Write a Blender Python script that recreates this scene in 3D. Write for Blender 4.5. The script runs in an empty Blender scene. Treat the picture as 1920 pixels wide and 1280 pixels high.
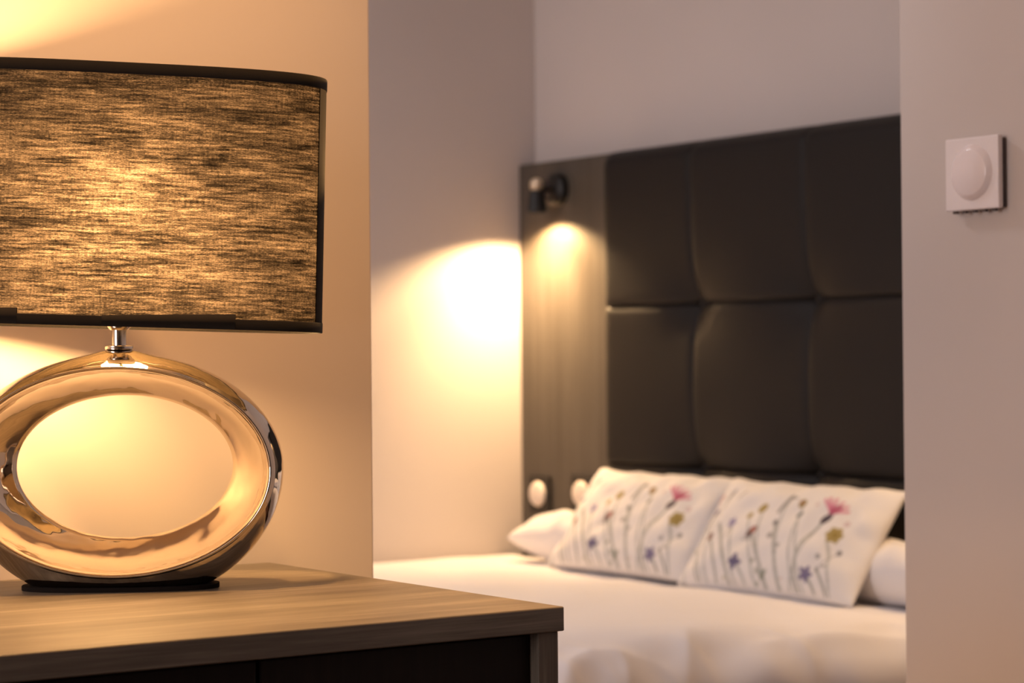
import bpy, bmesh, math, random
import numpy as np
from mathutils import Vector, Matrix

random.seed(7)
rng = np.random.default_rng(7)
scene = bpy.context.scene
COL = scene.collection
PI = math.pi

# ------------------------------------------------------------------ camera
FPX = 4200.0                      # focal length in pixels of a 1920 px wide frame
YAW = math.radians(34.253)        # optical axis, measured from -X towards +Y
PITCH = math.radians(0.382)
ROLL = 0.009
fh = Vector((-math.cos(YAW), math.sin(YAW), 0)); r0 = Vector((math.sin(YAW), math.cos(YAW), 0))
FW = (fh*math.cos(PITCH) + Vector((0, 0, math.sin(PITCH)))).normalized()
u0 = r0.cross(FW)
RT = r0*math.cos(ROLL) - u0*math.sin(ROLL)
UP = r0*math.sin(ROLL) + u0*math.cos(ROLL)
cam_d = bpy.data.cameras.new('camera'); cam = bpy.data.objects.new('camera', cam_d); COL.objects.link(cam)
M4 = Matrix((RT, UP, -FW)).transposed().to_4x4(); M4.translation = Vector((0, 0, 0.975))
cam.matrix_world = M4
cam_d.sensor_width = 36.0; cam_d.lens = FPX/1920*36.0
cam_d.clip_start = 0.05
cam_d.dof.use_dof = True; cam_d.dof.focus_distance = 2.13; cam_d.dof.aperture_fstop = 7.0
scene.camera = cam

# ------------------------------------------------------------------ world, daylight, exposure
world = bpy.data.worlds.new('world'); scene.world = world; world.use_nodes = True
bg = world.node_tree.nodes['Background']; bg.inputs['Color'].default_value = (0.80, 0.86, 1.0, 1); bg.inputs['Strength'].default_value = 0.6

def window_light(name, loc, rot, sx, sy, power, col):
    d = bpy.data.lights.new(name, 'AREA'); d.shape = 'RECTANGLE'; d.size = sx; d.size_y = sy
    d.energy = power; d.color = col
    o = bpy.data.objects.new(name, d); COL.objects.link(o); o.location = loc; o.rotation_euler = rot
    return o
DAY = (1.0, 0.84, 0.78)
# daylight through the two windows (behind the camera, and an unseen one added at the foot end to light the bed)
window_light('daylight_main_window', (-1.35, -2.19, 1.45), (PI/2, 0, 0), 1.3, 1.4, 42, DAY)
window_light('added_bed_daylight', (-3.3, -1.59, 1.5), (PI/2, 0, 0), 1.3, 1.3, 27, (1.0, 0.90, 0.88))

vs = scene.view_settings
vs.view_transform = 'Standard'; vs.look = 'None'; vs.exposure = 0.0; vs.gamma = 1.0; vs.use_curve_mapping = False
scene.cycles.use_denoising = True
scene.cycles.max_bounces = 6; scene.cycles.diffuse_bounces = 4; scene.cycles.glossy_bounces = 4
scene.cycles.use_adaptive_sampling = True; scene.cycles.adaptive_threshold = 0.05
scene.cycles.transmission_bounces = 4
scene.cycles.sample_clamp_indirect = 6.0
scene.cycles.caustics_reflective = True
scene.cycles.blur_glossy = 0.5

BULB_L = 230.0        # table lamp bulb, radiance
SPOT_W = 25.0; BEAM_W = 23.0
BED_L = 36.0          # added unseen ceiling lamp, neutral fill for the bed
DOWN_W = 205.0        # added unseen downlight, warm fill for the lamp wall
WARM = (1.0, 0.57, 0.22)
WARM2 = (1.0, 0.635, 0.30)

# ------------------------------------------------------------------ helpers
def tag(o, label=None, cat=None, group=None, kind=None):
    if label: o['label'] = label
    if cat: o['category'] = cat
    if group: o['group'] = group
    if kind: o['kind'] = kind
    return o

def link(name, me, mat=None, parent=None, loc=None, rot=None):
    o = bpy.data.objects.new(name, me); COL.objects.link(o)
    if mat is not None and me is not None and len(me.materials) == 0: me.materials.append(mat)
    if parent is not None: o.parent = parent
    if loc is not None: o.location = loc
    if rot is not None: o.rotation_euler = rot
    return o

def empty(name, loc=(0, 0, 0), rot=(0, 0, 0)):
    o = bpy.data.objects.new(name, None); COL.objects.link(o); o.location = loc; o.rotation_euler = rot
    o.empty_display_size = 0.05
    return o

def bm_mesh(bm, name, smooth=False):
    me = bpy.data.meshes.new(name); bmesh.ops.recalc_face_normals(bm, faces=bm.faces[:]); bm.to_mesh(me); bm.free()
    if smooth:
        for p in me.polygons: p.use_smooth = True
    return me

def box(bm, x0, x1, y0, y1, z0, z1):
    vs_ = [bm.verts.new((x, y, z)) for x in (x0, x1) for y in (y0, y1) for z in (z0, z1)]
    for f in ((0, 1, 3, 2), (4, 6, 7, 5), (0, 4, 5, 1), (2, 3, 7, 6), (0, 2, 6, 4), (1, 5, 7, 3)):
        bm.faces.new([vs_[i] for i in f])

def box_mesh(name, b, bevel=0.0, seg=2):
    bm = bmesh.new(); box(bm, *b)
    if bevel: bmesh.ops.bevel(bm, geom=bm.edges[:], offset=bevel, segments=seg, profile=0.5, affect='EDGES')
    return bm_mesh(bm, name)

def lathe_mesh(name, prof, axis='z', n=48, smooth=True, close=False):
    """prof: list of (radius, height); spun about an axis."""
    bm = bmesh.new(); rings = []
    def pt(r, h, a):
        c, s = r*math.cos(a), r*math.sin(a)
        return {'z': (c, s, h), 'y': (c, h, s), 'x': (h, c, s)}[axis]
    for r, h in prof:
        if r < 1e-6: rings.append([bm.verts.new(pt(0, h, 0))])
        else: rings.append([bm.verts.new(pt(r, h, 2*PI*i/n)) for i in range(n)])
    prs = list(zip(rings[:-1], rings[1:]))
    if close: prs.append((rings[-1], rings[0]))
    for a, b in prs:
        for i in range(n):
            j = (i+1) % n
            if len(a) == 1 and len(b) == 1: continue
            if len(a) == 1: bm.faces.new((a[0], b[i], b[j]))
            elif len(b) == 1: bm.faces.new((a[i], a[j], b[0]))
            else: bm.faces.new((a[i], a[j], b[j], b[i]))
    me = bm_mesh(bm, name, smooth)
    if smooth:
        me.set_sharp_from_angle(angle=math.radians(40))
    return me

def tube_mesh(name, pts, r, n=12):
    bm = bmesh.new(); rings = []
    P = [Vector(p) for p in pts]
    for i, p in enumerate(P):
        t = (P[min(i+1, len(P)-1)] - P[max(i-1, 0)]).normalized()
        a = t.orthogonal().normalized(); b = t.cross(a)
        rings.append([bm.verts.new(p + a*r*math.cos(2*PI*k/n) + b*r*math.sin(2*PI*k/n)) for k in range(n)])
    for a, b in zip(rings[:-1], rings[1:]):
        for k in range(n): bm.faces.new((a[k], a[(k+1) % n], b[(k+1) % n], b[k]))
    bm.faces.new(rings[0]); bm.faces.new(rings[-1][::-1])
    return bm_mesh(bm, name, True)

def grid_mesh(name, V, wrap_u=False, wrap_v=False, smooth=True, flip=False):
    nu, nv = V.shape[:2]; verts = V.reshape(-1, 3)
    I = np.arange(nu*nv).reshape(nu, nv)
    iu = np.arange(nu if wrap_u else nu-1); iv = np.arange(nv if wrap_v else nv-1)
    A = I[np.ix_(iu, iv)]; B = I[np.ix_((iu+1) % nu, iv)]; Cc = I[np.ix_((iu+1) % nu, (iv+1) % nv)]; D = I[np.ix_(iu, (iv+1) % nv)]
    F = np.stack([A, B, Cc, D], -1).reshape(-1, 4)
    if flip: F = F[:, ::-1]
    me = bpy.data.meshes.new(name); me.from_pydata(verts.tolist(), [], F.tolist()); me.update()
    if smooth:
        for p in me.polygons: p.use_smooth = True
    return me

# ------------------------------------------------------------------ materials
def new_mat(name):
    m = bpy.data.materials.new(name); m.use_nodes = True
    return m, m.node_tree.nodes, m.node_tree.links, m.node_tree.nodes['Principled BSDF']

def noise(N, L, coord, scale, detail=4, rough=0.55, mapping=None, dist=0.0):
    n = N.new('ShaderNodeTexNoise'); n.inputs['Scale'].default_value = scale; n.inputs['Detail'].default_value = detail
    n.inputs['Roughness'].default_value = rough; n.inputs['Distortion'].default_value = dist
    if mapping:
        mp = N.new('ShaderNodeMapping'); mp.inputs['Scale'].default_value = mapping
        L.new(coord, mp.inputs['Vector']); L.new(mp.outputs['Vector'], n.inputs['Vector'])
    else: L.new(coord, n.inputs['Vector'])
    return n

def ramp(N, L, src, stops):
    r = N.new('ShaderNodeValToRGB'); e = r.color_ramp.elements
    while len(e) < len(stops): e.new(0.5)
    for el, (p, c) in zip(e, stops): el.position = p; el.color = (*c, 1)
    L.new(src, r.inputs['Fac']); return r

def bump(N, L, b, src, strength, dist):
    n = N.new('ShaderNodeBump'); n.inputs['Strength'].default_value = strength; n.inputs['Distance'].default_value = dist
    L.new(src, n.inputs['Height']); L.new(n.outputs['Normal'], b.inputs['Normal']); return n

def coords(N, which='Object'):
    return N.new('ShaderNodeTexCoord').outputs[which]

def mat_paint(name, col, rough=0.75, var=0.04, bstr=0.12):
    m, N, L, b = new_mat(name); c = coords(N)
    n1 = noise(N, L, c, 1.7, 1)
    lo = tuple(x*(1-var) for x in col); hi = tuple(min(1, x*(1+var)) for x in col)
    r = ramp(N, L, n1.outputs['Fac'], [(0.3, lo), (0.7, hi)]); L.new(r.outputs['Color'], b.inputs['Base Color'])
    b.inputs['Roughness'].default_value = rough; b.inputs['Specular IOR Level'].default_value = 0.25
    return m

def mat_wood(name, lo, mid, hi, stretch, rough=0.4, scale=1.0, spec=0.4):
    """grain runs along the axis whose stretch value is small"""
    m, N, L, b = new_mat(name); c = coords(N)
    n1 = noise(N, L, c, scale, 6, 0.62, mapping=stretch, dist=0.25)
    n2 = noise(N, L, c, scale*5.5, 4, 0.6, mapping=stretch)
    mx = N.new('ShaderNodeMix'); mx.data_type = 'FLOAT'; mx.inputs[0].default_value = 0.42
    L.new(n1.outputs['Fac'], mx.inputs[2]); L.new(n2.outputs['Fac'], mx.inputs[3])
    r = ramp(N, L, mx.outputs[0], [(0.30, lo), (0.5, mid), (0.68, hi)])
    L.new(r.outputs['Color'], b.inputs['Base Color'])
    b.inputs['Roughness'].default_value = rough; b.inputs['Specular IOR Level'].default_value = spec
    bump(N, L, b, mx.outputs[0], 0.15, 0.0006)
    return m

def mat_simple(name, col, rough=0.5, metal=0.0, spec=0.5, bscale=None, bstr=0.1, bdist=0.0005):
    m, N, L, b = new_mat(name)
    b.inputs['Base Color'].default_value = (*col, 1); b.inputs['Roughness'].default_value = rough
    b.inputs['Metallic'].default_value = metal; b.inputs['Specular IOR Level'].default_value = spec
    if bscale:
        n = noise(N, L, coords(N), bscale, 3); bump(N, L, b, n.outputs['Fac'], bstr, bdist)
    return m

def mat_cloth(name, col, rough=0.85, weave=900, bstr=0.15, wrinkle=0.0):
    m, N, L, b = new_mat(name); c = coords(N)
    b.inputs['Base Color'].default_value = (*col, 1); b.inputs['Roughness'].default_value = rough
    b.inputs['Specular IOR Level'].default_value = 0.15
    b.inputs['Sheen Weight'].default_value = 0.15; b.inputs['Sheen Roughness'].default_value = 0.5
    n = noise(N, L, c, weave, 2)
    if wrinkle:
        w = noise(N, L, c, 14, 4, 0.5)
        mx = N.new('ShaderNodeMath'); mx.operation = 'MULTIPLY_ADD'; mx.inputs[1].default_value = wrinkle
        L.new(w.outputs['Fac'], mx.inputs[0]); L.new(n.outputs['Fac'], mx.inputs[2])
        bump(N, L, b, mx.outputs[0], bstr, 0.0015)
    else: bump(N, L, b, n.outputs['Fac'], bstr, 0.0004)
    return m

def mat_emit(name, col, strength):
    m, N, L, b = new_mat(name)
    b.inputs['Base Color'].default_value = (*col, 1); b.inputs['Emission Color'].default_value = (*col, 1)
    b.inputs['Emission Strength'].default_value = strength; b.inputs['Roughness'].default_value = 0.4
    return m

def mat_shade():
    m, N, L, b = new_mat('slub_linen'); out = N['Material Output']
    u = N.new('ShaderNodeUVMap'); u.uv_map = 'UVMap'; c = u.outputs['UV']      # uv in metres along the cloth
    broad = noise(N, L, c, 1.0, 3, 0.55, mapping=(10, 62, 1))
    slub = noise(N, L, c, 1.0, 5, 0.72, mapping=(34, 420, 1))
    warp = noise(N, L, c, 1.0, 3, 0.7, mapping=(620, 60, 1))
    fine = noise(N, L, c, 1.0, 3, 0.8, mapping=(360, 1500, 1))
    def madd(a, ka, bnode):
        n = N.new('ShaderNodeMath'); n.operation = 'MULTIPLY_ADD'; n.inputs[1].default_value = ka
        L.new(a, n.inputs[0])
        if bnode is None: n.inputs[2].default_value = 0
        else: L.new(bnode, n.inputs[2])
        return n.outputs[0]
    s = madd(broad.outputs['Fac'], 0.17, None); s = madd(slub.outputs['Fac'], 0.38, s)
    s = madd(warp.outputs['Fac'], 0.09, s); s = madd(fine.outputs['Fac'], 0.36, s)
    tr = ramp(N, L, s, [(0.42, (0.0006, 0.0005, 0.0004)), (0.485, (0.0060, 0.0047, 0.0036)), (0.53, (0.029, 0.0225, 0.0175)), (0.60, (0.088, 0.068, 0.054))])
    df = ramp(N, L, s, [(0.40, (0.010, 0.008, 0.006)), (0.60, (0.050, 0.040, 0.028))])
    t = N.new('ShaderNodeBsdfTranslucent'); L.new(tr.outputs['Color'], t.inputs['Color'])
    d = N.new('ShaderNodeBsdfDiffuse'); L.new(df.outputs['Color'], d.inputs['Color'])
    a = N.new('ShaderNodeAddShader'); L.new(t.outputs[0], a.inputs[0]); L.new(d.outputs[0], a.inputs[1])
    L.new(a.outputs[0], out.inputs['Surface'])
    return m

def mat_chrome():
    m, N, L, b = new_mat('mirror_glazed_ceramic'); c = coords(N)
    b.inputs['Metallic'].default_value = 1.0; b.inputs['Base Color'].default_value = (0.70, 0.60, 0.49, 1)
    b.inputs['Roughness'].default_value = 0.045
    n = noise(N, L, c, 22, 2, 0.4); bump(N, L, b, n.outputs['Fac'], 0.35, 0.008)
    return m

def mat_glass():
    m, N, L, b = new_mat('window_glass'); out = N['Material Output']
    t = N.new('ShaderNodeBsdfTransparent'); g = N.new('ShaderNodeBsdfGlossy'); g.inputs['Roughness'].default_value = 0.02
    mx = N.new('ShaderNodeMixShader'); mx.inputs[0].default_value = 0.06
    L.new(t.outputs[0], mx.inputs[1]); L.new(g.outputs[0], mx.inputs[2]); L.new(mx.outputs[0], out.inputs['Surface'])
    return m

WALL = mat_paint('wall_paint', (0.62, 0.55, 0.52))
CEIL = mat_paint('ceiling_paint', (0.80, 0.78, 0.75))
FLOOR = mat_wood('floor_laminate', (0.05, 0.022, 0.012), (0.09, 0.04, 0.022), (0.13, 0.06, 0.035), (9, 1.2, 9), 0.4)
WHITEP = mat_simple('white_lacquer', (0.75, 0.73, 0.70), 0.4)
DESK_Y = mat_wood('grey_oak_long', (0.085, 0.070, 0.056), (0.150, 0.127, 0.102), (0.25, 0.215, 0.178), (26, 1.6, 60), 0.42, 1.2, 0.35)
DESK_Z = mat_wood('grey_oak_upright', (0.085, 0.070, 0.056), (0.150, 0.127, 0.102), (0.25, 0.215, 0.178), (60, 60, 1.6), 0.45, 1.2, 0.35)
WENGE = mat_wood('dark_wenge', (0.006, 0.004, 0.0035), (0.010, 0.006, 0.005), (0.014, 0.009, 0.007), (40, 40, 1.5), 0.5, 1.0, 0.2)
PANEL = mat_wood('smoked_oak_panel', (0.050, 0.041, 0.032), (0.078, 0.065, 0.052), (0.112, 0.095, 0.078), (55, 30, 1.1), 0.36, 1.0, 0.4)
LEATHER = mat_simple('brown_black_leather', (0.0115, 0.0090, 0.0082), 0.58, 0, 0.26, 420, 0.2, 0.0008)
CHROME = mat_chrome()
METAL = mat_simple('brushed_chrome', (0.75, 0.72, 0.68), 0.16, 1.0)
SHADE = mat_shade()
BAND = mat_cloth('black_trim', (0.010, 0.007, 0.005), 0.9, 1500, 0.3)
FELT = mat_simple('dark_felt', (0.012, 0.009, 0.008), 0.95, 0, 0.1, 900, 0.2)
LINEN = mat_cloth('white_linen', (0.83, 0.79, 0.80), 0.85, 700, 0.12, 4.0)
PILLOWM = mat_cloth('white_pillow_cotton', (0.78, 0.74, 0.74), 0.85, 700, 0.12, 3.0)
BLACKM = mat_simple('black_metal', (0.012, 0.011, 0.011), 0.38, 0.0, 0.45)
BRASS = mat_simple('brushed_brass_knob', (0.80, 0.66, 0.48), 0.28, 0.7)
CREAM = mat_simple('cream_plastic', (0.78, 0.68, 0.60), 0.3, 0, 0.5)
PLASTIC = mat_simple('white_plastic', (0.86, 0.78, 0.78), 0.35, 0, 0.5)
GLOSSP = mat_simple('glossy_white_plastic', (0.88, 0.78, 0.78), 0.14, 0, 0.6)
SEAM = mat_simple('grey_gap', (0.10, 0.08, 0.08), 0.6)
BLACKP = mat_simple('black_plastic', (0.015, 0.013, 0.012), 0.35)
BEDBASE = mat_cloth('charcoal_bed_fabric', (0.05, 0.045, 0.045), 0.9, 500, 0.2)
BULB = mat_emit('warm_bulb', WARM, BULB_L)
LENS = mat_emit('warm_lens', (1.0, 0.78, 0.50), 6.0)
GLASS = mat_glass()

# ------------------------------------------------------------------ setting
XL, YE = -2.200, 1.305          # lamp wall plane and its free end
XA, YB = -4.343, 3.030          # alcove wall plane, wall behind the headboard
XE, YT = -2.061, 2.000          # free corner of the wall with the control
H = 2.6
def struct(name, boxes, mat, bevel=0.0):
    bm = bmesh.new()
    for b in boxes: box(bm, *b)
    if bevel: bmesh.ops.bevel(bm, geom=bm.edges[:], offset=bevel, segments=2, profile=0.5, affect='EDGES')
    o = link(name, bm_mesh(bm, name), mat); o['kind'] = 'structure'; return o

struct('floor', [(-4.5, 2.4, -2.4, 3.2, -0.1, 0)], FLOOR)
struct('ceiling', [(-4.5, 2.4, -2.4, 3.2, H, H+0.1)], CEIL)
struct('wall_left', [(XL-0.10, XL, -2.2, YE, 0, H)], WALL, 0.002)
struct('wall_alcove', [(XA-0.1, XA, -1.7, YB+0.1, 0, H)], WALL)
struct('wall_back', [(XA, XE, YB, YB+0.1, 0, H)], WALL)
struct('wall_right', [(XE, 2.3, YT, YB+0.1, 0, H)], WALL, 0.002)
struct('wall_side', [(2.2, 2.3, -2.3, YT, 0, H)], WALL)
def holed(name, x0, x1, y0, y1, wx0, wx1, wz0, wz1):
    return struct(name, [(x0, wx0, y0, y1, 0, H), (wx1, x1, y0, y1, 0, H), (wx0, wx1, y0, y1, 0, wz0), (wx0, wx1, y0, y1, wz1, H)], WALL)
holed('wall_front', XL-0.10, 2.2, -2.3, -2.2, -2.0, -0.7, 0.75, 2.15)
holed('wall_foot', XA, XL-0.10, -1.7, -1.6, -3.95, -2.65, 0.85, 2.15)
def window(name, x0, x1, y, z0, z1):
    bm = bmesh.new(); w = 0.05
    for b in ((x0, x0+w, y-0.03, y+0.03, z0, z1), (x1-w, x1, y-0.03, y+0.03, z0, z1), (x0+w, x1-w, y-0.03, y+0.03, z0, z0+w), (x0+w, x1-w, y-0.03, y+0.03, z1-w, z1),
              ((x0+x1)/2-0.03, (x0+x1)/2+0.03, y-0.03, y+0.03, z0+w, z1-w)): box(bm, *b)
    o = link(name, bm_mesh(bm, name), WHITEP); o['kind'] = 'structure'
    for a, b in ((x0+w, (x0+x1)/2-0.03), ((x0+x1)/2+0.03, x1-w)):
        link('pane', box_mesh('pane', (a, b, y-0.004, y+0.004, z0+w, z1-w)), GLASS, o)
    return o
window('window_1', -2.0, -0.7, -2.25, 0.75, 2.15)
window('added_bed_window', -3.95, -2.65, -1.65, 0.85, 2.15)  # unseen window, added to bring daylight onto the bed
for nm_, b in (('baseboard_left', (XL, XL+0.012, -2.2, YE, 0, 0.08)), ('baseboard_right', (XE, 2.2, YT-0.012, YT, 0, 0.08)),
               ('baseboard_alcove', (XA, XA+0.012, -1.6, 2.98, 0, 0.08)), ('baseboard_side', (2.188, 2.2, -2.2, YT-0.012, 0, 0.08))):
    struct(nm_, [b], WHITEP, 0.002)

# ------------------------------------------------------------------ desk
DZ = 0.75; DX1 = -1.640; DY1 = 1.171; DY0 = -0.55; TH = 0.022
desk = empty('writing_desk', ((XL+DX1)/2, (DY0+DY1)/2, 0))
tag(desk, 'grey-brown wood desk with dark fronts, standing against the lamp wall', 'desk')
def dpart(name, b, mat, bevel=0.0012, parent=None):
    cx, cy = desk.location.x, desk.location.y
    c = Vector(((b[0]+b[1])/2, (b[2]+b[3])/2, (b[4]+b[5])/2))
    me = box_mesh(name, (b[0]-c.x, b[1]-c.x, b[2]-c.y, b[3]-c.y, b[4]-c.z, b[5]-c.z), bevel)
    if parent is None: return link(name, me, mat, desk, (c.x-cx, c.y-cy, c.z))
    pl = parent.location
    return link(name, me, mat, parent, (c.x-cx-pl.x, c.y-cy-pl.y, c.z-pl.z))
dpart('desktop', (XL+0.001, DX1, DY0, DY1, DZ-TH, DZ), DESK_Y)
dpart('side_panel', (XL+0.013, DX1-0.004, DY1-0.026, DY1-0.004, 0, DZ-TH), DESK_Z)
dpart('side_panel', (XL+0.013, DX1-0.004, DY0+0.004, DY0+0.026, 0, DZ-TH), DESK_Z)
dpart('back_panel', (XL+0.013, XL+0.025, DY0+0.026, DY1-0.026, 0.02, DZ-TH), WENGE)
dpart('divider', (XL+0.025, DX1-0.036, 0.861, 0.879, 0.06, DZ-TH), WENGE)
dpart('bottom_shelf', (XL+0.025, DX1-0.036, DY0+0.026, DY1-0.026, 0.04, 0.06), WENGE)
for (a, b) in ((0.872, DY1-0.028), (0.28, 0.868)):
    d = dpart('door', (DX1-0.034, DX1-0.016, a, b, 0.06, DZ-TH-0.003), WENGE)
    hd = dpart('handle', (DX1-0.016, DX1-0.004, (a+b)/2-0.06, (a+b)/2+0.06, 0.42, 0.432), METAL, 0.002, d)

# ------------------------------------------------------------------ table lamp
LX, LY = -2.048, 0.925
RTH = -0.54                       # ring is turned a little towards the room
STH, STILT = -0.412, 0.034        # shade is turned further and sits slightly askew
lamp = empty('table_lamp', (LX, LY, DZ))
tag(lamp, 'lamp with mirror-bronze ring base and dark slubbed drum shade, standing on the desk', 'lamp')
def ring_mesh():
    nt = 160; zc = 0.1165; HD = 0.047
    a_h, b_h = 0.1080, 0.0715; a_f, b_f = 0.1470, 0.0990
    a_o, bo_up, bo_lo = 0.1605, 0.1150, 0.1335
    t = np.linspace(0, 2*PI, nt, endpoint=False); c, s = np.cos(t), np.sin(t)
    hole = np.stack([a_h*c, b_h*s+0.0015], 1); rim = np.stack([a_f*c, b_f*s], 1)
    out = np.stack([a_o*c, np.where(s > 0, bo_up, bo_lo)*s], 1)
    loops = []
    def add(p2, d): loops.append((p2, d))
    K = 14
    L2 = 2*HD-0.0055
    for k in range(K+1):                        # bowl-like inner surface, closing towards the back rim
        x = 1-k/K; x = x**0.8; g = 0.22*x + 0.78*x**2.6
        add(rim*(1-g) + hole*g, HD-0.0015-x*L2)
    for q in np.linspace(0.1, 0.9, 8): add(rim*(1+0.045*q), HD-0.0015+0.0036*math.sin(q*PI))     # rounded front lip
    for k in range(K, -K-1, -1):                # bulging outside
        x = k/K; w = 1-abs(x)**2.2
        add((rim*1.046 if x > 0 else rim*1.0)*(1-w) + out*w, x*(HD-0.001))
    for q in (0.8, 0.5, 0.25): add(rim*q + hole*(1-q), -HD-0.001)
    for a in np.linspace(0.15, 0.85, 5): add(hole*(1.0+0.025*math.cos(a*PI/2+PI/2)+0.025), -HD+0.001+0.002*(a-0.5)*1.5)
    V = np.zeros((len(loops), nt, 3))
    for i, (p, d) in enumerate(loops):
        V[i, :, 0] = d; V[i, :, 1] = p[:, 0]; V[i, :, 2] = np.maximum(p[:, 1]+zc, 0.0042)
    # small raised collar under the neck
    top = V[:, :, 2] > zc+0.10
    rr = np.sqrt(V[:, :, 0]**2 + V[:, :, 1]**2)
    V[:, :, 2] += np.where(top, 0.0045*np.exp(-(rr/0.026)**2), 0)
    me = grid_mesh('ring_body', V, True, True, True, flip=True)
    me.set_sharp_from_angle(angle=math.radians(50))
    return me
ringo = link('ring_body', ring_mesh(), CHROME, lamp, (0, 0, 0), (0, 0, RTH))
bm = bmesh.new()
n = 64; lo = []; hi = []
for i in range(n):
    a = 2*PI*i/n; cx = 0.047*math.copysign(abs(math.cos(a))**0.8, math.cos(a)); cy = 0.098*math.copysign(abs(math.sin(a))**0.8, math.sin(a))
    lo.append(bm.verts.new((cx*0.93, cy*0.985, 0))); hi.append(bm.verts.new((cx*0.93, cy*0.985, 0.0042)))
for i in range(n):
    j = (i+1) % n; bm.faces.new((lo[i], lo[j], hi[j], hi[i]))
bm.faces.new(lo[::-1]); bm.faces.new(hi)
link('base_pad', bm_mesh(bm, 'base_pad'), FELT, lamp, (0, 0, 0), (0, 0, RTH))
# neck: washer, post, upper flange, socket
zt = 0.1165+0.1150+0.0035
neck = link('neck', lathe_mesh('neck', [(0, 0.004), (0.0072, 0.004), (0.0072, 0.0205), (0, 0.0205)]), METAL, lamp, (0, 0, zt))
link('washer', lathe_mesh('washer', [(0, 0), (0.0135, 0), (0.0142, 0.0015), (0.0142, 0.0035), (0.0130, 0.0042), (0, 0.0042)]), METAL, neck, (0, 0, 0))
link('flange', lathe_mesh('flange', [(0, 0.0195), (0.009, 0.0195), (0.0115, 0.0225), (0.0125, 0.026), (0, 0.026)]), METAL, neck, (0, 0, 0))
sock = link('bulb_socket', lathe_mesh('bulb_socket', [(0, 0), (0.016, 0), (0.016, 0.022), (0.013, 0.025), (0, 0.025)]), WHITEP, lamp, (0, 0, zt+0.026))
link('bulb', lathe_mesh('bulb', [(0, 0), (0.012, 0.001), (0.016, 0.005), (0.027, 0.014), (0.032, 0.030), (0.033, 0.060), (0.033, 0.090), (0.030, 0.108), (0.022, 0.121), (0.011, 0.128), (0, 0.130)]), BULB, lamp, (0, 0, zt+0.051))
def shade_pt(u, w, z, tilt=STILT):
    zz = z-0.95
    u2 = u*np.cos(tilt)+zz*np.sin(tilt); z2 = zz*np.cos(tilt)-u*np.sin(tilt)+0.95
    x = w*np.cos(STH)-u2*np.sin(STH); y = u2*np.cos(STH)+w*np.sin(STH)
    return np.stack([x, y, z2-DZ], -1)
SA, SB, SN, SZ1, SZ0, STAP = 0.195, 0.092, 3.2, 1.257, 1.007, 1.008
def oval(nt, off=0.0):
    t = np.linspace(0, 2*PI, 4000, endpoint=False); c, s = np.cos(t), np.sin(t)
    u = (SA+off)*np.sign(c)*np.abs(c)**(2/SN); w = (SB+off)*np.sign(s)*np.abs(s)**(2/SN)
    d = np.hypot(np.diff(np.r_[u, u[0]]), np.diff(np.r_[w, w[0]])); S = np.r_[0, np.cumsum(d)]
    q = np.linspace(0, S[-1], nt, endpoint=False)
    return np.interp(q, S, np.r_[u, u[0]]), np.interp(q, S, np.r_[w, w[0]]), q
def shade_loops(levels, nt=180):
    V = np.zeros((len(levels), nt, 3))
    for i, (z, off) in enumerate(levels):
        u, w, q = oval(nt, off); k = STAP+(1-STAP)*(z-SZ0)/(SZ1-SZ0)
        V[i] = shade_pt(u*k, w*k, np.full(nt, z))
    return V, q
V, q = shade_loops([(z, 0.0) for z in np.linspace(SZ0+0.001, SZ1-0.001, 14)])
cloth = grid_mesh('shade_cloth', V, False, True)
uvl = cloth.uv_layers.new(name='UVMap'); nt = V.shape[1]; per = q[-1]+(q[1]-q[0])
zs = np.linspace(SZ0, SZ1, 14)
uvs = []
for p in cloth.polygons:
    idx = list(p.vertices); cols = [v % nt for v in idx]; wrapd = max(cols)-min(cols) > nt/2
    for v in idx:
        cc = v % nt; uu = q[cc]+(per if (wrapd and cc < nt/2) else 0)
        uvs += [uu, zs[v//nt]]
uvl.data.foreach_set('uv', uvs)
shade = link('lamp_shade', cloth, SHADE, lamp)
def band(name, z0, z1, off=0.0013):
    V, _ = shade_loops([(z0, 0.0002), (z0, off*0.8), (z0+0.0008, off), (z1-0.0008, off), (z1, off*0.8), (z1, 0.0002), (z1, -0.0012), (z0, -0.0012)])
    return link(name, grid_mesh(name, V, True, True), BAND, shade)
band('top_trim', SZ1-0.0105, SZ1+0.0005); band('bottom_trim', SZ0-0.0005, SZ0+0.0095)
# overlapping ends of the bottom tape, and an added dark strip painting in the edge-on dimming at the shade's end
def tape(name, u0, u1, za, zb, z0, off, side=1):
    u, w, _ = oval(1440, off)
    if side: idx = [k for k in range(1440) if w[k] > 0 and u0 <= u[k] <= u1]
    else: idx = [k % 1440 for k in range(-int(u1), int(u1)+1)]
    rows = []
    for o2, zs_ in ((1.0, (z0, None)), (0.994, (None, z0))):
        for z_ in zs_:
            zz = np.array([z0 if z_ is not None else za+(zb-za)*i/(len(idx)-1) for i in range(len(idx))])
            k = (STAP+(1-STAP)*(zz-SZ0)/(SZ1-SZ0))*o2
            rows.append(shade_pt(u[idx]*k, w[idx]*k, zz))
    return link(name, grid_mesh(name, np.array(rows), True, False), BAND, shade)
tape('tape_end', -0.02, 0.106, SZ0+0.0145, SZ0+0.0100, SZ0, 0.0015)
tape('tape_end', -0.19, -0.097, SZ0+0.0150, SZ0+0.0125, SZ0, 0.0015)
tape('end_dark_strip', 0, 76, SZ1-0.001, SZ1-0.001, SZ0, 0.0007, 0)
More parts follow.
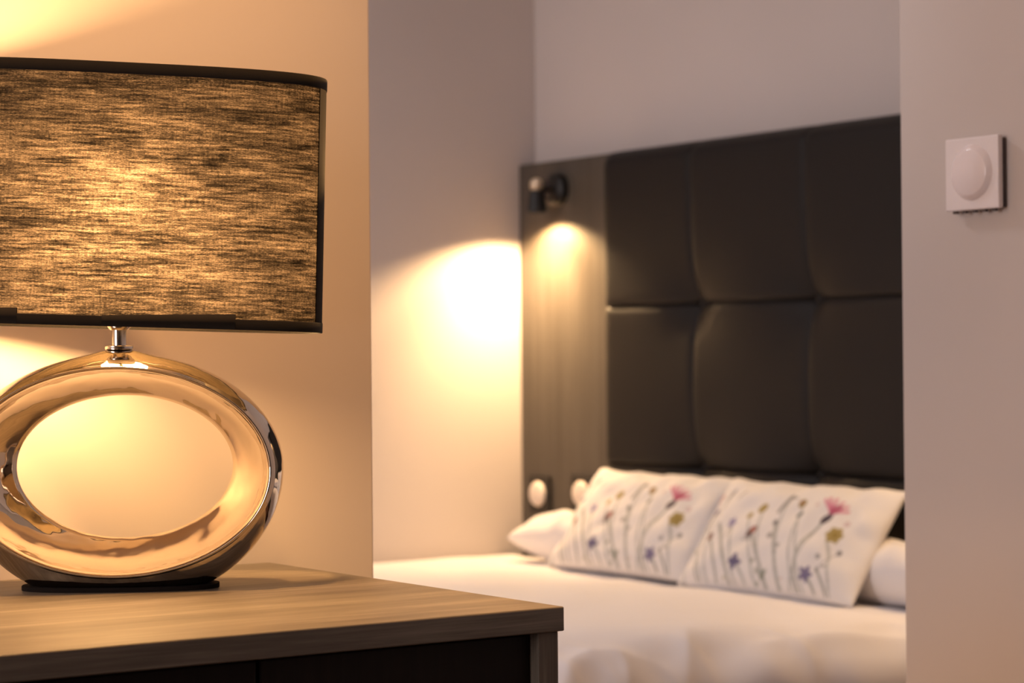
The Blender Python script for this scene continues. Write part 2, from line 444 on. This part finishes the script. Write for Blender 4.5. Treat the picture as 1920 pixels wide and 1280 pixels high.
# wire carrier (spider) that hangs the shade on the socket
for a in (0, PI/2, PI, 3*PI/2):
    e = shade_pt(np.array([SA*0.985*math.cos(a)]), np.array([SB*0.985*math.sin(a)]), np.array([SZ0+0.012]))[0]
    c0 = Vector((0, 0, zt+0.032)) + Vector((e[0], e[1], 0)).normalized()*0.016
    link('carrier_arm', tube_mesh('carrier_arm', [c0, (c0+Vector(e))/2, Vector(e)], 0.0013, 8), METAL, shade)

# ------------------------------------------------------------------ ceiling lights (unseen, added as fill for the lamp wall and the bed)
dl = empty('added_desk_downlight', (-1.72, 0.85, H)); tag(dl, 'small warm fill downlight added above the desk, out of view', 'downlight')
link('trim_ring', lathe_mesh('trim_ring', [(0.040, -0.001), (0.055, -0.001), (0.055, -0.004), (0.042, -0.008), (0.040, -0.008)], close=True), METAL, dl)
link('lens', lathe_mesh('lens', [(0, -0.003), (0.039, -0.003), (0.039, -0.001), (0, -0.001)]), LENS, dl)
w_ = bpy.data.lights.new('added_desk_beam', 'SPOT'); w_.energy = DOWN_W; w_.color = (1.0, 0.51, 0.17); w_.spot_size = math.radians(74); w_.spot_blend = 0.9; w_.shadow_soft_size = 0.05
wo = bpy.data.objects.new('added_desk_beam', w_); COL.objects.link(wo); wo.parent = dl; wo.location = (0, 0, -0.02); wo.rotation_euler = (0, math.radians(8), 0)
cl = empty('added_bed_lamp', (-3.40, 1.15, H)); tag(cl, 'flat round neutral white fill lamp added above the bed, out of view', 'ceiling lamp')
link('canopy', lathe_mesh('canopy', [(0, 0), (0.20, 0), (0.20, -0.05), (0.19, -0.06), (0.182, -0.06), (0.182, -0.01), (0, -0.01)]), WHITEP, cl)
link('diffuser', lathe_mesh('diffuser', [(0, -0.064), (0.12, -0.062), (0.18, -0.056), (0.18, -0.05), (0, -0.05)]), mat_emit('neutral_diffuser', (0.98, 0.92, 0.96), BED_L), cl)

# ------------------------------------------------------------------ headboard
YH = 2.981
hb = empty('headboard', (-3.465, YB, 0))
tag(hb, 'dark padded leather headboard with button tufts and smoked-oak side panels behind the bed', 'headboard')
HT = 1.424
UX = [-3.975, -3.651, -3.294, -2.955]; UZ = [0.28, 0.40, 0.738, 1.082, HT]
def hpart(name, me, mat, loc, parent=None):
    return link(name, me, mat, hb if parent is None else parent, Vector(loc)-(Vector(hb.location) if parent is None else Vector(hb.location)+parent.location))
for x0, x1 in ((XA+0.001, UX[0]-0.016), (UX[-1]+0.016, UX[-1]+0.378)):
    c = ((x0+x1)/2, (YH+YB)/2, HT/2)
    hpart('side_panel', box_mesh('side_panel', (x0-c[0], x1-c[0], YH-c[1], YB-0.001-c[1], 0.001-c[2], HT-c[2]), 0.002), PANEL, c)
c = ((UX[0]+UX[-1])/2, YB-0.012, 0.72)
hpart('backing_board', box_mesh('backing_board', (UX[0]-0.015-c[0], UX[-1]+0.015-c[0], -0.011, 0.011, 0.001-c[2], HT-0.015-c[2]), 0.001), BLACKM, c)
def pad_mesh(w, h, corners, edges):
    """one upholstered square; corners: which of bl, br, tl, tr carry a button dimple; edges: free sides l, r, b, t roll back"""
    nu, nv = 40, 40
    U, W = np.meshgrid(np.linspace(0, 1, nu), np.linspace(0, 1, nv), indexing='ij')
    X = (U-0.5)*w; Z = (W-0.5)*h
    def soft(d, r): return 1-np.exp(-(d/r)**1.0)
    depth = np.full_like(U, 0.042)
    dl, dr, db, dt = U*w, (1-U)*w, W*h, (1-W)*h
    for d, e in ((dl, 'l'), (dr, 'r'), (db, 'b'), (dt, 't')):
        if e in edges: depth -= 0.036*np.exp(-(d/0.013)**1.5)
        else: depth -= (0.0040 if e in 'lr' else 0.0065)*np.exp(-(d/0.005))
    for (cx, cz), k in (((0, 0), 'bl'), ((1, 0), 'br'), ((0, 1), 'tl'), ((1, 1), 'tr')):
        if k in corners:
            r = np.hypot((U-cx)*w, (W-cz)*h); depth -= 0.034*np.exp(-(r/0.050)**1.0)
    front = np.stack([X, -np.maximum(depth, 0.001), Z], -1)
    bm = bmesh.new(); g = [[bm.verts.new(front[i, j]) for j in range(nv)] for i in range(nu)]
    for i in range(nu-1):
        for j in range(nv-1): bm.faces.new((g[i][j], g[i+1][j], g[i+1][j+1], g[i][j+1]))
    ring = [g[i][0] for i in range(nu)]+[g[-1][j] for j in range(1, nv)]+[g[i][-1] for i in range(nu-2, -1, -1)]+[g[0][j] for j in range(nv-2, 0, -1)]
    back = [bm.verts.new((v.co.x, 0.030, v.co.z)) for v in ring]
    for k in range(len(ring)):
        j = (k+1) % len(ring); bm.faces.new((ring[k], ring[j], back[j], back[k]))
    bm.faces.new(back)
    me = bm_mesh(bm, 'upholstered_pad', True); me.set_sharp_from_angle(angle=math.radians(60)); return me
for i in range(3):
    for j in range(4):
        x0, x1, z0, z1 = UX[i], UX[i+1], UZ[j], UZ[j+1]
        e = ('l' if i == 0 else '')+('r' if i == 2 else '')+('b' if j == 0 else '')+('t' if j == 3 else '')
        cs = [k for k in ('bl', 'br', 'tl', 'tr') if not ((k[1] == 'l' and i == 0) or (k[1] == 'r' and i == 2) or (k[0] == 'b' and j == 0) or (k[0] == 't' and j == 3))]
        hpart('upholstered_pad', pad_mesh(x1-x0, z1-z0, cs, e), LEATHER, ((x0+x1)/2, YH-0.003, (z0+z1)/2))
bt = lathe_mesh('button', [(0, -0.006), (0.008, -0.0045), (0.0125, 0), (0.012, 0.004), (0, 0.004)], 'y', 24); bt.materials.append(LEATHER)
for x in UX[1:3]:
    for z in UZ[1:4]: hpart('button', bt, None, (x, YH-0.003-0.004, z))

# ------------------------------------------------------------------ reading spots on the headboard panels
def copy_tree(o, parent=None):
    c = o.copy(); COL.objects.link(c)
    if parent is not None: c.parent = parent
    for ch in o.children: copy_tree(ch, c)
    return c
SX = -4.178
sc = empty('reading_spotlight', (SX, YH, 1.356))
tag(sc, 'black swivel reading spotlight on the panel left of the headboard padding, lit', 'wall light', 'reading spotlights on the headboard')
link('wall_plate', lathe_mesh('wall_plate', [(0, -0.024), (0.030, -0.024), (0.036, -0.019), (0.037, 0.0), (0, 0.0)], 'y'), BLACKM, sc)
link('arm', tube_mesh('arm', [(0, -0.024, 0), (-0.004, -0.042, -0.001), (-0.003, -0.052, -0.004), (-0.002, -0.060, -0.004)], 0.006), BLACKM, sc)
HXO, HYO = -0.002, -0.064
link('knob', lathe_mesh('knob', [(0, 0.020), (0.008, 0.019), (0.0135, 0.013), (0.015, 0.005), (0.0135, -0.004), (0.008, -0.010), (0, -0.010)]), BRASS, sc, (HXO, HYO, 0.004))
head = link('spot_head', lathe_mesh('spot_head', [(0, 0), (0.014, 0), (0.018, -0.003), (0.0245, -0.050), (0.0230, -0.050), (0.0165, -0.022), (0, -0.022)]), BLACKM, sc, (HXO, HYO, -0.004))
link('lens', lathe_mesh('lens', [(0, -0.043), (0.012, -0.043), (0.018, -0.040), (0.018, -0.036), (0, -0.036)]), LENS, head)
sl = bpy.data.lights.new('reading_light', 'SPOT'); sl.energy = SPOT_W; sl.color = WARM2; sl.spot_size = math.radians(148); sl.spot_blend = 0.45; sl.shadow_soft_size = 0.006
slo = bpy.data.objects.new('reading_light', sl); COL.objects.link(slo); slo.parent = sc; slo.location = (HXO, HYO, -0.056)
sb = bpy.data.lights.new('reading_beam', 'SPOT'); sb.energy = BEAM_W; sb.color = WARM2; sb.spot_size = math.radians(100); sb.spot_blend = 1.0; sb.shadow_soft_size = 0.008
sbo = bpy.data.objects.new('reading_beam', sb); COL.objects.link(sbo); sbo.parent = sc; sbo.location = (HXO, HYO, -0.056); sbo.rotation_euler = (0, math.radians(9), 0)
sc2 = copy_tree(sc); sc2.location = (-2.752, YH, 1.356)
for ch in sc2.children:
    if ch.type == 'LIGHT' and ch.name.startswith('reading_beam'): ch.rotation_euler = (0, math.radians(-16), 0)
    if ch.type == 'LIGHT': ch.data = ch.data.copy(); ch.data.energy *= 0.4
sc2['label'] = 'black reading spotlight on the panel behind the wall with the round control, out of view'

# ------------------------------------------------------------------ bedside switches
def switch(x, z, lab):
    o = empty('bedside_switch', (x, YH, z)); tag(o, lab, 'switch', 'round switches on the headboard panel')
    link('plate', box_mesh('plate', (-0.041, 0.041, -0.009, 0, -0.041, 0.041), 0.003), BLACKP, o)
    link('rocker', lathe_mesh('rocker', [(0, -0.019), (0.020, -0.0185), (0.026, -0.0165), (0.029, -0.012), (0.029, -0.009), (0, -0.009)], 'y', 40), CREAM, o)
    return o
switch(-4.262, 0.656, 'cream round switch on black plate, nearest the alcove wall')
switch(-4.092, 0.664, 'cream round switch on black plate, beside the corner of the floral cushion')

# ------------------------------------------------------------------ bed
BX0, BX1, BY0, BY1, BZ = XA+0.014, -2.79, 0.93, 2.920, 0.52
bed = empty('double_bed', ((BX0+BX1)/2, (BY0+BY1)/2, 0)); tag(bed, 'low upholstered double bed under the white duvet', 'bed')
def bpart(name, b, mat, bevel):
    c = Vector(((b[0]+b[1])/2, (b[2]+b[3])/2, (b[4]+b[5])/2))
    return link(name, box_mesh(name, (b[0]-c.x, b[1]-c.x, b[2]-c.y, b[3]-c.y, b[4]-c.z, b[5]-c.z), bevel, 4), mat, bed, c-Vector(bed.location))
bpart('bed_base', (BX0+0.02, BX1-0.16, BY0+0.03, BY1, 0.08, 0.27), BEDBASE, 0.01)
bpart('mattress', (BX0+0.01, BX1-0.15, BY0+0.02, BY1, 0.27, 0.485), PILLOWM, 0.05)
for x in (BX0+0.08, BX1-0.22):
    for y in (BY0+0.1, BY1-0.08): bpart('leg', (x-0.025, x+0.025, y-0.025, y+0.025, 0, 0.08), BLACKM, 0.004)

def vnoise(x, y, f, seed):
    """smooth value noise on arrays"""
    r = np.random.default_rng(seed); G = r.random((64, 64))
    X = x*f; Y = y*f; xi = np.floor(X).astype(int); yi = np.floor(Y).astype(int); fx = X-xi; fy = Y-yi
    fx = fx*fx*(3-2*fx); fy = fy*fy*(3-2*fy)
    g = lambda a, b: G[a % 64, b % 64]
    return (g(xi, yi)*(1-fx)+g(xi+1, yi)*fx)*(1-fy)+(g(xi, yi+1)*(1-fx)+g(xi+1, yi+1)*fx)*fy - 0.5
def duvet_mesh():
    ny = 400; R = 0.10
    ys = np.linspace(BY0-0.02, 2.922, ny)
    # section across the bed: left side tucked at the wall, flat top, rounded right side, hanging drape
    sec = [(BX0+0.002, 0.36)] + [(BX0+0.002+0.035*(1-math.cos(a)), BZ-0.035+0.035*math.sin(a)) for a in np.linspace(0, PI/2, 6)]
    xt = np.linspace(BX0+0.045, BX1-R, 90)[1:]
    sec += [(x, BZ) for x in xt]
    sec += [(BX1-R+R*math.sin(a), BZ-R+R*math.cos(a)) for a in np.linspace(0, PI/2, 18)[1:]]
    sec += [(BX1+0.02*q, BZ-R-0.24*q) for q in np.linspace(0, 1, 24)[1:]]
    sec = np.array(sec); nx = len(sec)
    X = np.repeat(sec[:, 0][:, None], ny, 1); Z = np.repeat(sec[:, 1][:, None], ny, 1); Y = np.repeat(ys[None], nx, 0)
    side = np.clip((X-(BX1-R))/R, 0, 1); drop = np.clip((BZ-R*0.4-Z)/0.3, 0, 1)*(X > BX1-R)
    # soft unevenness of the top, long creases, hanging folds
    top = (1-side)*np.clip((X-BX0)/0.08, 0, 1)
    wob = 0.020*vnoise(X, Y, 3.1, 3)+0.010*vnoise(X+0.4*Y, Y, 7.0, 4)
    cre = 0.007*np.abs(vnoise(X*0.35+Y*0.9, X*1.2, 11, 5))
    Z = Z + top*(wob-cre)
    fold = vnoise(Y*1.0+0.10*X, X*0.2, 6.5, 8)*0.075+vnoise(Y+0.5*Z, Z*0.5, 15, 9)*0.03
    rd = np.clip((X-(BX1-R-0.05))/0.10, 0, 1)
    tuck = np.abs(vnoise(Y+0.75*X, X*0.8, 9.0, 31))*0.055+np.abs(vnoise(Y-0.3*X, X*1.2, 16.0, 32))*0.022
    Z = Z - rd*rd*tuck
    X = X + side*(0.25+0.75*drop)*fold + 0.15*(Y-2.45)*np.clip((X+3.4)/0.5, 0, 1)
    Z = Z + side*(1-drop)*fold*0.30
    V = np.stack([X, Y, Z], -1)
    # turn down at the foot end
    foot = np.clip((BY0+0.10-Y)/0.12, 0, 1); V[..., 2] -= 0.16*foot**2
    return grid_mesh('duvet', V, smooth=True, flip=False)
dv = link('duvet', duvet_mesh(), LINEN)
sd = dv.modifiers.new('thickness', 'SOLIDIFY'); sd.thickness = 0.012; sd.offset = -1
tag(dv, 'white duvet spread over the bed with creased side hanging down', 'duvet')

# ------------------------------------------------------------------ pillows and cushions
def pillow_verts(w, h, T, nu, nv, pinch=0.05, p=2.4, seed=1, wr=0.006, edge=0.0):
    U, W = np.meshgrid(np.linspace(-1, 1, nu), np.linspace(-1, 1, nv), indexing='ij')
    X = U*w/2*(1-pinch*(1-U**2)*0-pinch*W**2*0); Y = W*h/2
    X = X*(1-pinch*(1-W**2)); Y = Y*(1-pinch*(1-U**2))
    Y = Y + edge*(0.010*np.exp(-((U+0.93)/0.16)**2)+0.010*vnoise(U*w+7, U*0+2, 11, seed+5))*(W+1)/2
    prof = ((1-np.abs(U)**p)*(1-np.abs(W)**p))**0.55
    wrk = vnoise(U*w+3, W*h+5, 14, seed)*wr*2
    return X, Y, T/2*prof, wrk*np.clip(prof*2, 0, 1)
def pillow_mesh(name, w, h, T, nu=48, nv=36, colors=None, **k):
    X, Y, D, K = pillow_verts(w, h, T, nu, nv, **k)
    f = np.stack([X, Y, D+K], -1); b = np.stack([X, Y, -D*0.9+K*0.3], -1)
    verts = f.reshape(-1, 3).tolist(); idx = np.arange(nu*nv).reshape(nu, nv); bidx = idx.copy()
    m = np.zeros((nu, nv), bool); m[1:-1, 1:-1] = True
    bidx[m] = nu*nv+np.arange(m.sum()); verts += b[m].tolist()
    F = []
    for I, fl in ((idx, False), (bidx, True)):
        q4 = np.stack([I[:-1, :-1], I[1:, :-1], I[1:, 1:], I[:-1, 1:]], -1).reshape(-1, 4)
        F += (q4[:, ::-1] if fl else q4).tolist()
    me = bpy.data.meshes.new(name); me.from_pydata(verts, [], F); me.update()
    for p_ in me.polygons: p_.use_smooth = True
    if colors is not None:
        ca = me.color_attributes.new('print', 'FLOAT_COLOR', 'POINT')
        full = np.ones((len(verts), 4)); full[:, :3] = colors[0]; full[:nu*nv, :3] = colors[1].reshape(-1, 3)
        ca.data.foreach_set('color', full.ravel())
    return me

NU, NV = 330, 210
CW, CH, CT = 0.488, 0.247, 0.092
BASEC = np.array([0.78, 0.74, 0.72])
#PRINT0
STEMS = [
    (0.038, -0.021, 0.483, -0.04, (0.46, 0.46, 0.44), 0.0102),
    (0.119, 0.038, 0.618, -0.05, (0.36, 0.36, 0.33), 0.0102),
    (0.174, 0.088, 0.729, -0.05, (0.46, 0.46, 0.44), 0.0102),
    (0.228, 0.113, 0.374, 0, (0.36, 0.36, 0.33), 0.0102),
    (0.303, 0.131, 0.502, -0.02, (0.36, 0.36, 0.33), 0.0136),
    (0.388, 0.325, 0.169, 0, (0.46, 0.46, 0.44), 0.0102),
    (0.335, 0.209, 0.5, -0.02, (0.46, 0.46, 0.44), 0.0102),
    (0.498, 0.349, 0.427, -0.02, (0.36, 0.36, 0.33), 0.0136),
    (0.442, 0.29, 0.579, -0.03, (0.46, 0.46, 0.44), 0.0102),
    (0.565, 0.449, 0.541, -0.02, (0.36, 0.36, 0.33), 0.0136),
    (0.575, 0.454, 0.783, -0.05, (0.46, 0.46, 0.44), 0.0102),
    (0.649, 0.555, 0.623, -0.04, (0.46, 0.46, 0.44), 0.0102),
    (0.622, 0.675, 0.592, 0, (0.46, 0.46, 0.44), 0.0102),
    (0.666, 0.696, 0.617, -0.05, (0.36, 0.36, 0.33), 0.0114),
    (0.691, 0.541, 0.712, -0.04, (0.46, 0.46, 0.44), 0.0102),
    (0.746, 0.705, 0.134, 0, (0.36, 0.36, 0.33), 0.0102),
    (0.798, 0.741, 0.204, 0, (0.36, 0.36, 0.33), 0.0102),
    (0.815, 0.75, 0.423, 0, (0.46, 0.46, 0.44), 0.0102),
    (0.138, 0.002, 0.304, 0, (0.46, 0.46, 0.44), 0.0102),
    (0.488, 0.342, 0.654, -0.04, (0.46, 0.46, 0.44), 0.0102),
]
FLOWERS = [
    ('blob', 0.009, 0.749, 0.0568, 0.0364, 0.6, (0.55, 0.16, 0.1), 0.85, 3, 0.25),
    ('blob', 0.037, 0.629, 0.0386, 0.0273, 0.6, (0.09, 0.07, 0.22), 0.85, 0, 0.25),
    ('seg', 0.036, 0.594, 0.045, 0.445, 0.0114, (0.1, 0.1, 0.11), 0.7),
    ('seg', 0.102, 0.843, 0.085, 0.746, 0.0136, (0.28, 0.27, 0.27), 0.8),
    ('seg', 0.084, 0.817, 0.099, 0.66, 0.0091, (0.28, 0.27, 0.27), 0.5),
    ('seg', 0.193, 0.83, 0.166, 0.75, 0.0114, (0.28, 0.27, 0.27), 0.6),
    ('blob', -0.023, 0.488, 0.025, 0.025, 0, (0.26, 0.22, 0.46), 0.6, 5, 0.25),
    ('blob', 0.201, 0.522, 0.0409, 0.0409, 0, (0.26, 0.22, 0.46), 0.85, 5, 0.25),
    ('seg', 0.207, 0.477, 0.204, 0.386, 0.0114, (0.28, 0.27, 0.27), 0.6),
    ('blob', 0.286, 0.59, 0.0318, 0.0318, 0, (0.42, 0.3, 0.05), 0.85, 0, 0.25),
    ('blob', 0.338, 0.665, 0.0511, 0.0364, 0.7, (0.42, 0.3, 0.05), 0.9, 0, 0.25),
    ('blob', 0.108, 0.385, 0.0364, 0.0364, 0, (0.24, 0.09, 0.05), 0.85, 0, 0.25),
    ('blob', 0.097, 0.395, 0.0159, 0.0159, 0, (0.05, 0.03, 0.06), 0.6, 0, 0.25),
    ('blob', 0.342, 0.443, 0.0659, 0.0295, 0.7, (0.24, 0.09, 0.05), 0.8, 0, 0.25),
    ('blob', 0.351, 0.461, 0.0295, 0.0295, 0, (0.55, 0.16, 0.1), 0.6, 0, 0.25),
    ('blob', 0.335, 0.414, 0.025, 0.025, 0, (0.1, 0.1, 0.11), 0.6, 0, 0.25),
    ('seg', 0.304, 0.376, 0.34, 0.381, 0.0091, (0.28, 0.27, 0.27), 0.6),
    ('seg', 0.455, 0.812, 0.436, 0.648, 0.0193, (0.1, 0.1, 0.11), 0.65),
    ('seg', 0.45, 0.794, 0.489, 0.793, 0.0114, (0.1, 0.1, 0.11), 0.6),
    ('blob', 0.534, 0.737, 0.0386, 0.0386, 0, (0.36, 0.26, 0.07), 0.9, 0, 0.25),
    ('blob', 0.53, 0.743, 0.017, 0.017, 0, (0.55, 0.16, 0.1), 0.6, 0, 0.25),
    ('blob', 0.551, 0.633, 0.0364, 0.025, 0.6, (0.08, 0.11, 0.12), 0.85, 0, 0.25),
    ('blob', 0.447, 0.547, 0.025, 0.025, 0, (0.1, 0.1, 0.11), 0.75, 0, 0.25),
    ('blob', 0.45, 0.429, 0.0273, 0.0273, 0, (0.1, 0.1, 0.11), 0.6, 0, 0.25),
    ('blob', 0.509, 0.353, 0.0205, 0.0205, 0, (0.28, 0.27, 0.27), 0.6, 0, 0.25),
    ('blob', 0.507, 0.297, 0.0159, 0.0159, 0, (0.28, 0.27, 0.27), 0.5, 0, 0.25),
    ('seg', 0.697, 0.685, 0.765, 0.705, 0.0148, (0.62, 0.16, 0.26), 0.75),
    ('seg', 0.697, 0.685, 0.752, 0.749, 0.0148, (0.62, 0.16, 0.26), 0.75),
    ('seg', 0.697, 0.685, 0.724, 0.787, 0.0148, (0.62, 0.16, 0.26), 0.75),
    ('seg', 0.697, 0.685, 0.69, 0.805, 0.0148, (0.62, 0.16, 0.26), 0.75),
    ('seg', 0.697, 0.685, 0.662, 0.801, 0.0148, (0.62, 0.16, 0.26), 0.75),
    ('seg', 0.697, 0.685, 0.64, 0.782, 0.0148, (0.62, 0.16, 0.26), 0.75),
    ('blob', 0.711, 0.71, 0.0591, 0.0409, 0.7, (0.5, 0.12, 0.2), 0.8, 0, 0.25),
    ('blob', 0.69, 0.622, 0.0591, 0.0364, 0.7, (0.05, 0.03, 0.06), 0.92, 0, 0.25),
    ('blob', 0.787, 0.6, 0.025, 0.025, 0, (0.62, 0.38, 0.42), 0.5, 0, 0.25),
    ('blob', 0.613, 0.732, 0.0205, 0.0205, 0, (0.62, 0.38, 0.42), 0.4, 0, 0.25),
    ('blob', 0.763, 0.491, 0.0636, 0.0636, 0, (0.42, 0.3, 0.05), 0.9, 6, 0.12),
    ('blob', 0.766, 0.491, 0.0227, 0.0227, 0, (0.36, 0.26, 0.07), 0.8, 0, 0.25),
    ('blob', 0.809, 0.359, 0.0227, 0.0227, 0, (0.1, 0.1, 0.11), 0.75, 0, 0.25),
    ('blob', 0.737, 0.295, 0.0205, 0.0205, 0, (0.28, 0.27, 0.27), 0.7, 0, 0.25),
    ('blob', 0.774, 0.224, 0.025, 0.0136, 0, (0.28, 0.27, 0.27), 0.6, 0, 0.25),
    ('blob', 0.748, 0.194, 0.0205, 0.0205, 0, (0.28, 0.27, 0.27), 0.6, 0, 0.25),
    ('seg', 0.804, 0.353, 0.748, 0.205, 0.0057, (0.28, 0.27, 0.27), 0.6),
    ('blob', 0.323, 0.174, 0.05, 0.05, 0, (0.09, 0.07, 0.22), 0.85, 4, 0.3),
    ('blob', 0.699, 0.149, 0.0523, 0.0523, 0, (0.14, 0.11, 0.28), 0.85, 5, 0.3),
    ('blob', 0.477, 0.113, 0.0455, 0.0227, 1.0, (0.2, 0.23, 0.15), 0.7, 0, 0.25),
    ('blob', 0.444, 0.131, 0.0341, 0.0159, -0.8, (0.2, 0.23, 0.15), 0.6, 0, 0.25),
    ('blob', 0.404, 0.207, 0.0205, 0.0205, 0, (0.2, 0.23, 0.15), 0.6, 0, 0.25),
    ('blob', 0.451, 0.045, 0.0182, 0.0182, 0, (0.2, 0.23, 0.15), 0.5, 0, 0.25),
    ('blob', 0.274, 0.058, 0.025, 0.0114, 0, (0.45, 0.42, 0.22), 0.5, 0, 0.25),
    ('blob', 0.576, 0.095, 0.0114, 0.0114, 0, (0.6, 0.35, 0.2), 0.5, 0, 0.25),
    ('blob', 0.96, 0.064, 0.0523, 0.0273, 1.2, (0.03, 0.04, 0.04), 0.95, 0, 0.25),
    ('blob', 0.027, 0.013, 0.05, 0.0114, -0.1, (0.28, 0.27, 0.27), 0.5, 0, 0.25),
    ('blob', 0.635, -0.022, 0.0545, 0.0102, -0.1, (0.28, 0.27, 0.27), 0.5, 0, 0.25),
]
#PRINT1
def print_colors():
    U, W = np.meshgrid(np.linspace(0, 1, NU), np.linspace(0, 1, NV), indexing='ij')
    U = (U-0.012)/1.075
    asp = CW/CH
    P = np.ones((NU, NV, 3))*BASEC
    def blend(mask, col, k=1.0):
        a = np.clip(mask, 0, 1)[..., None]*k
        P[:] = P*(1-a)+np.array(col)*a
    def seg(x0, y0, x1, y1, r, col, k=1.0):
        ax, ay = x0*asp, y0; bx, by = x1*asp, y1; px, py = U*asp, W
        dx, dy = bx-ax, by-ay; t = np.clip(((px-ax)*dx+(py-ay)*dy)/(dx*dx+dy*dy+1e-9), 0, 1)
        d = np.hypot(px-ax-t*dx, py-ay-t*dy); blend((r-d)/0.006+0.5, col, k)
    def blob(x, y, rx, ry, ang, col, k=1.0, pet=0, amp=0.25):
        rx, ry = rx*1.02, ry*1.02; col = tuple(q*0.8 for q in col)
        dx, dy = (U-x)*asp, W-y; c, s = math.cos(ang), math.sin(ang)
        a, b = (dx*c+dy*s)/rx, (-dx*s+dy*c)/ry; r = np.hypot(a, b)
        lim = 1+(amp*np.cos(pet*np.arctan2(b, a)) if pet else 0)
        blend((lim-r)*min(rx, ry)/0.008+0.5, col, k)
    def stem(x0, x1, y1, bend, col, r=0.006, k=0.8, y0=0.03):
        pts = [(x0+(x1-x0)*t**1.6+bend*math.sin(PI*t), y0+(y1-y0)*t) for t in np.linspace(0, 1, 9)]
        for (a, b), (c, d) in zip(pts[:-1], pts[1:]): seg(a, b, c, d, r, col, k)
    for x0, x1, y1, bend, col, r in STEMS: stem(x0, x1, y1, bend, col, r*1.15)
    for kind, *a in FLOWERS:
        if kind == 'blob': blob(*a)
        else: seg(*a)
    return BASEC, P
def mat_print():
    m, N, L, b = new_mat('printed_cotton'); c = coords(N)
    a = N.new('ShaderNodeAttribute'); a.attribute_name = 'print'; L.new(a.outputs['Color'], b.inputs['Base Color'])
    b.inputs['Roughness'].default_value = 0.85; b.inputs['Specular IOR Level'].default_value = 0.15
    n_ = noise(N, L, c, 900, 2); bump(N, L, b, n_.outputs['Fac'], 0.15, 0.0004); return m
PRINT = mat_print()
cush = pillow_mesh('cushion', CW, CH, CT, NU, NV, colors=print_colors(), pinch=0.03, p=3.0, seed=11, wr=0.005, edge=0.6); cush.materials.append(PRINT)
def put(name, me, mat, bottom, lean, yaw, h, lab, cat, group, roll=0.0):
    """local x = width, local y = up the pillow, local z = its front; bottom = centre of the lower edge"""
    o = link(name, me, mat)
    up = Vector((0, math.cos(lean), math.sin(lean)))
    Rm = Matrix(((1, 0, 0), (0, up.y, -up.z), (0, up.z, up.y)))     # columns x, up, normal(-y side, upward)
    Rm = Matrix.Rotation(yaw, 3, 'Z') @ Rm @ Matrix.Rotation(roll, 3, 'Z')
    M = Rm.to_4x4(); M.translation = Vector(bottom) + Rm @ Vector((0, h/2, 0)); o.matrix_world = M
    return tag(o, lab, cat, group)
put('floral_cushion', cush, None, (-3.715, 2.780, BZ+0.003), math.radians(54), 0.00, CH, 'wildflower-print white cushion partly covered by its neighbour, near the switches', 'cushion', 'wildflower cushions on the bed')
put('floral_cushion', cush, None, (-3.208, 2.742, BZ+0.003), math.radians(54), 0.02, CH, 'wildflower-print white cushion in front of its twin, nearest the wall corner', 'cushion', 'wildflower cushions on the bed', 0.0)
pil = pillow_mesh('bed_pillow', 0.58, 0.125, 0.120, 64, 44, pinch=-0.04, p=3.0, seed=21, wr=0.008); pil.materials.append(PILLOWM)
put('bed_pillow', pil, None, (-3.850, 2.800, BZ+0.050), math.radians(6), 0.0, 0.125, 'plain white bed pillow poking out left behind the floral cushions', 'pillow', 'plain white bed pillows')
put('bed_pillow', pil, None, (-3.00, 2.800, BZ+0.048), math.radians(6), 0.0, 0.125, 'plain white bed pillow half hidden between floral cushion and wall corner', 'pillow', 'plain white bed pillows')

# ------------------------------------------------------------------ wardrobe behind the camera (seen only as a dark reflection in the lamp)
REDWOOD = mat_wood('dark_red_wood', (0.016, 0.006, 0.004), (0.028, 0.010, 0.006), (0.045, 0.016, 0.010), (30, 30, 1.3), 0.45, 1.0, 0.3)
wd = empty('wardrobe', (1.90, -0.55, 0)); tag(wd, 'dark red-brown wardrobe opposite the lamp wall, out of view', 'wardrobe')
link('body', box_mesh('body', (-0.26, 0.28, -1.4, 1.4, 0.0, 2.3), 0.004), REDWOOD, wd)
for k in range(4):
    y0 = -1.4+0.7*k
    d_ = link('door', box_mesh('door', (-0.011, 0.011, -0.347, 0.347, -1.10, 1.10), 0.003), REDWOOD, wd, (-0.272, y0+0.35, 1.18))
    link('handle', box_mesh('handle', (-0.012, 0.012, -0.006, 0.006, -0.10, 0.10), 0.003), METAL, d_, (-0.023, 0.30*(1 if k % 2 == 0 else -1), -0.1))

# ------------------------------------------------------------------ round wall control
TX0, TX1, TZ0, TZ1 = -1.967, -1.879, 1.147, 1.235
tc = empty('wall_thermostat', ((TX0+TX1)/2, YT, (TZ0+TZ1)/2)); tag(tc, 'square white wall thermostat with a round dial, on the right wall', 'thermostat')
hw, hh = (TX1-TX0)/2, (TZ1-TZ0)/2
link('back_box', box_mesh('back_box', (-hw+0.004, hw-0.003, -0.008, 0, -hh+0.002, hh-0.003), 0.001), SEAM, tc)
link('face_plate', box_mesh('face_plate', (-hw, hw, -0.0165, -0.0085, -hh, hh), 0.0018, 3), PLASTIC, tc)
link('dial', lathe_mesh('dial', [(0, -0.0225), (0.0268, -0.0225), (0.0285, -0.0215), (0.0330, -0.0175), (0.0338, -0.0166), (0, -0.0166)], 'y', 64), GLOSSP, tc, (0, 0, 0.001))
for k in range(5):
    x = -hw+0.012+k*(2*hw-0.024)/4
    link('vent_tab', box_mesh('vent_tab', (x-0.003, x+0.003, -0.0135, -0.0085, -hh-0.003, -hh+0.0005), 0.0003, 1), SEAM, tc)
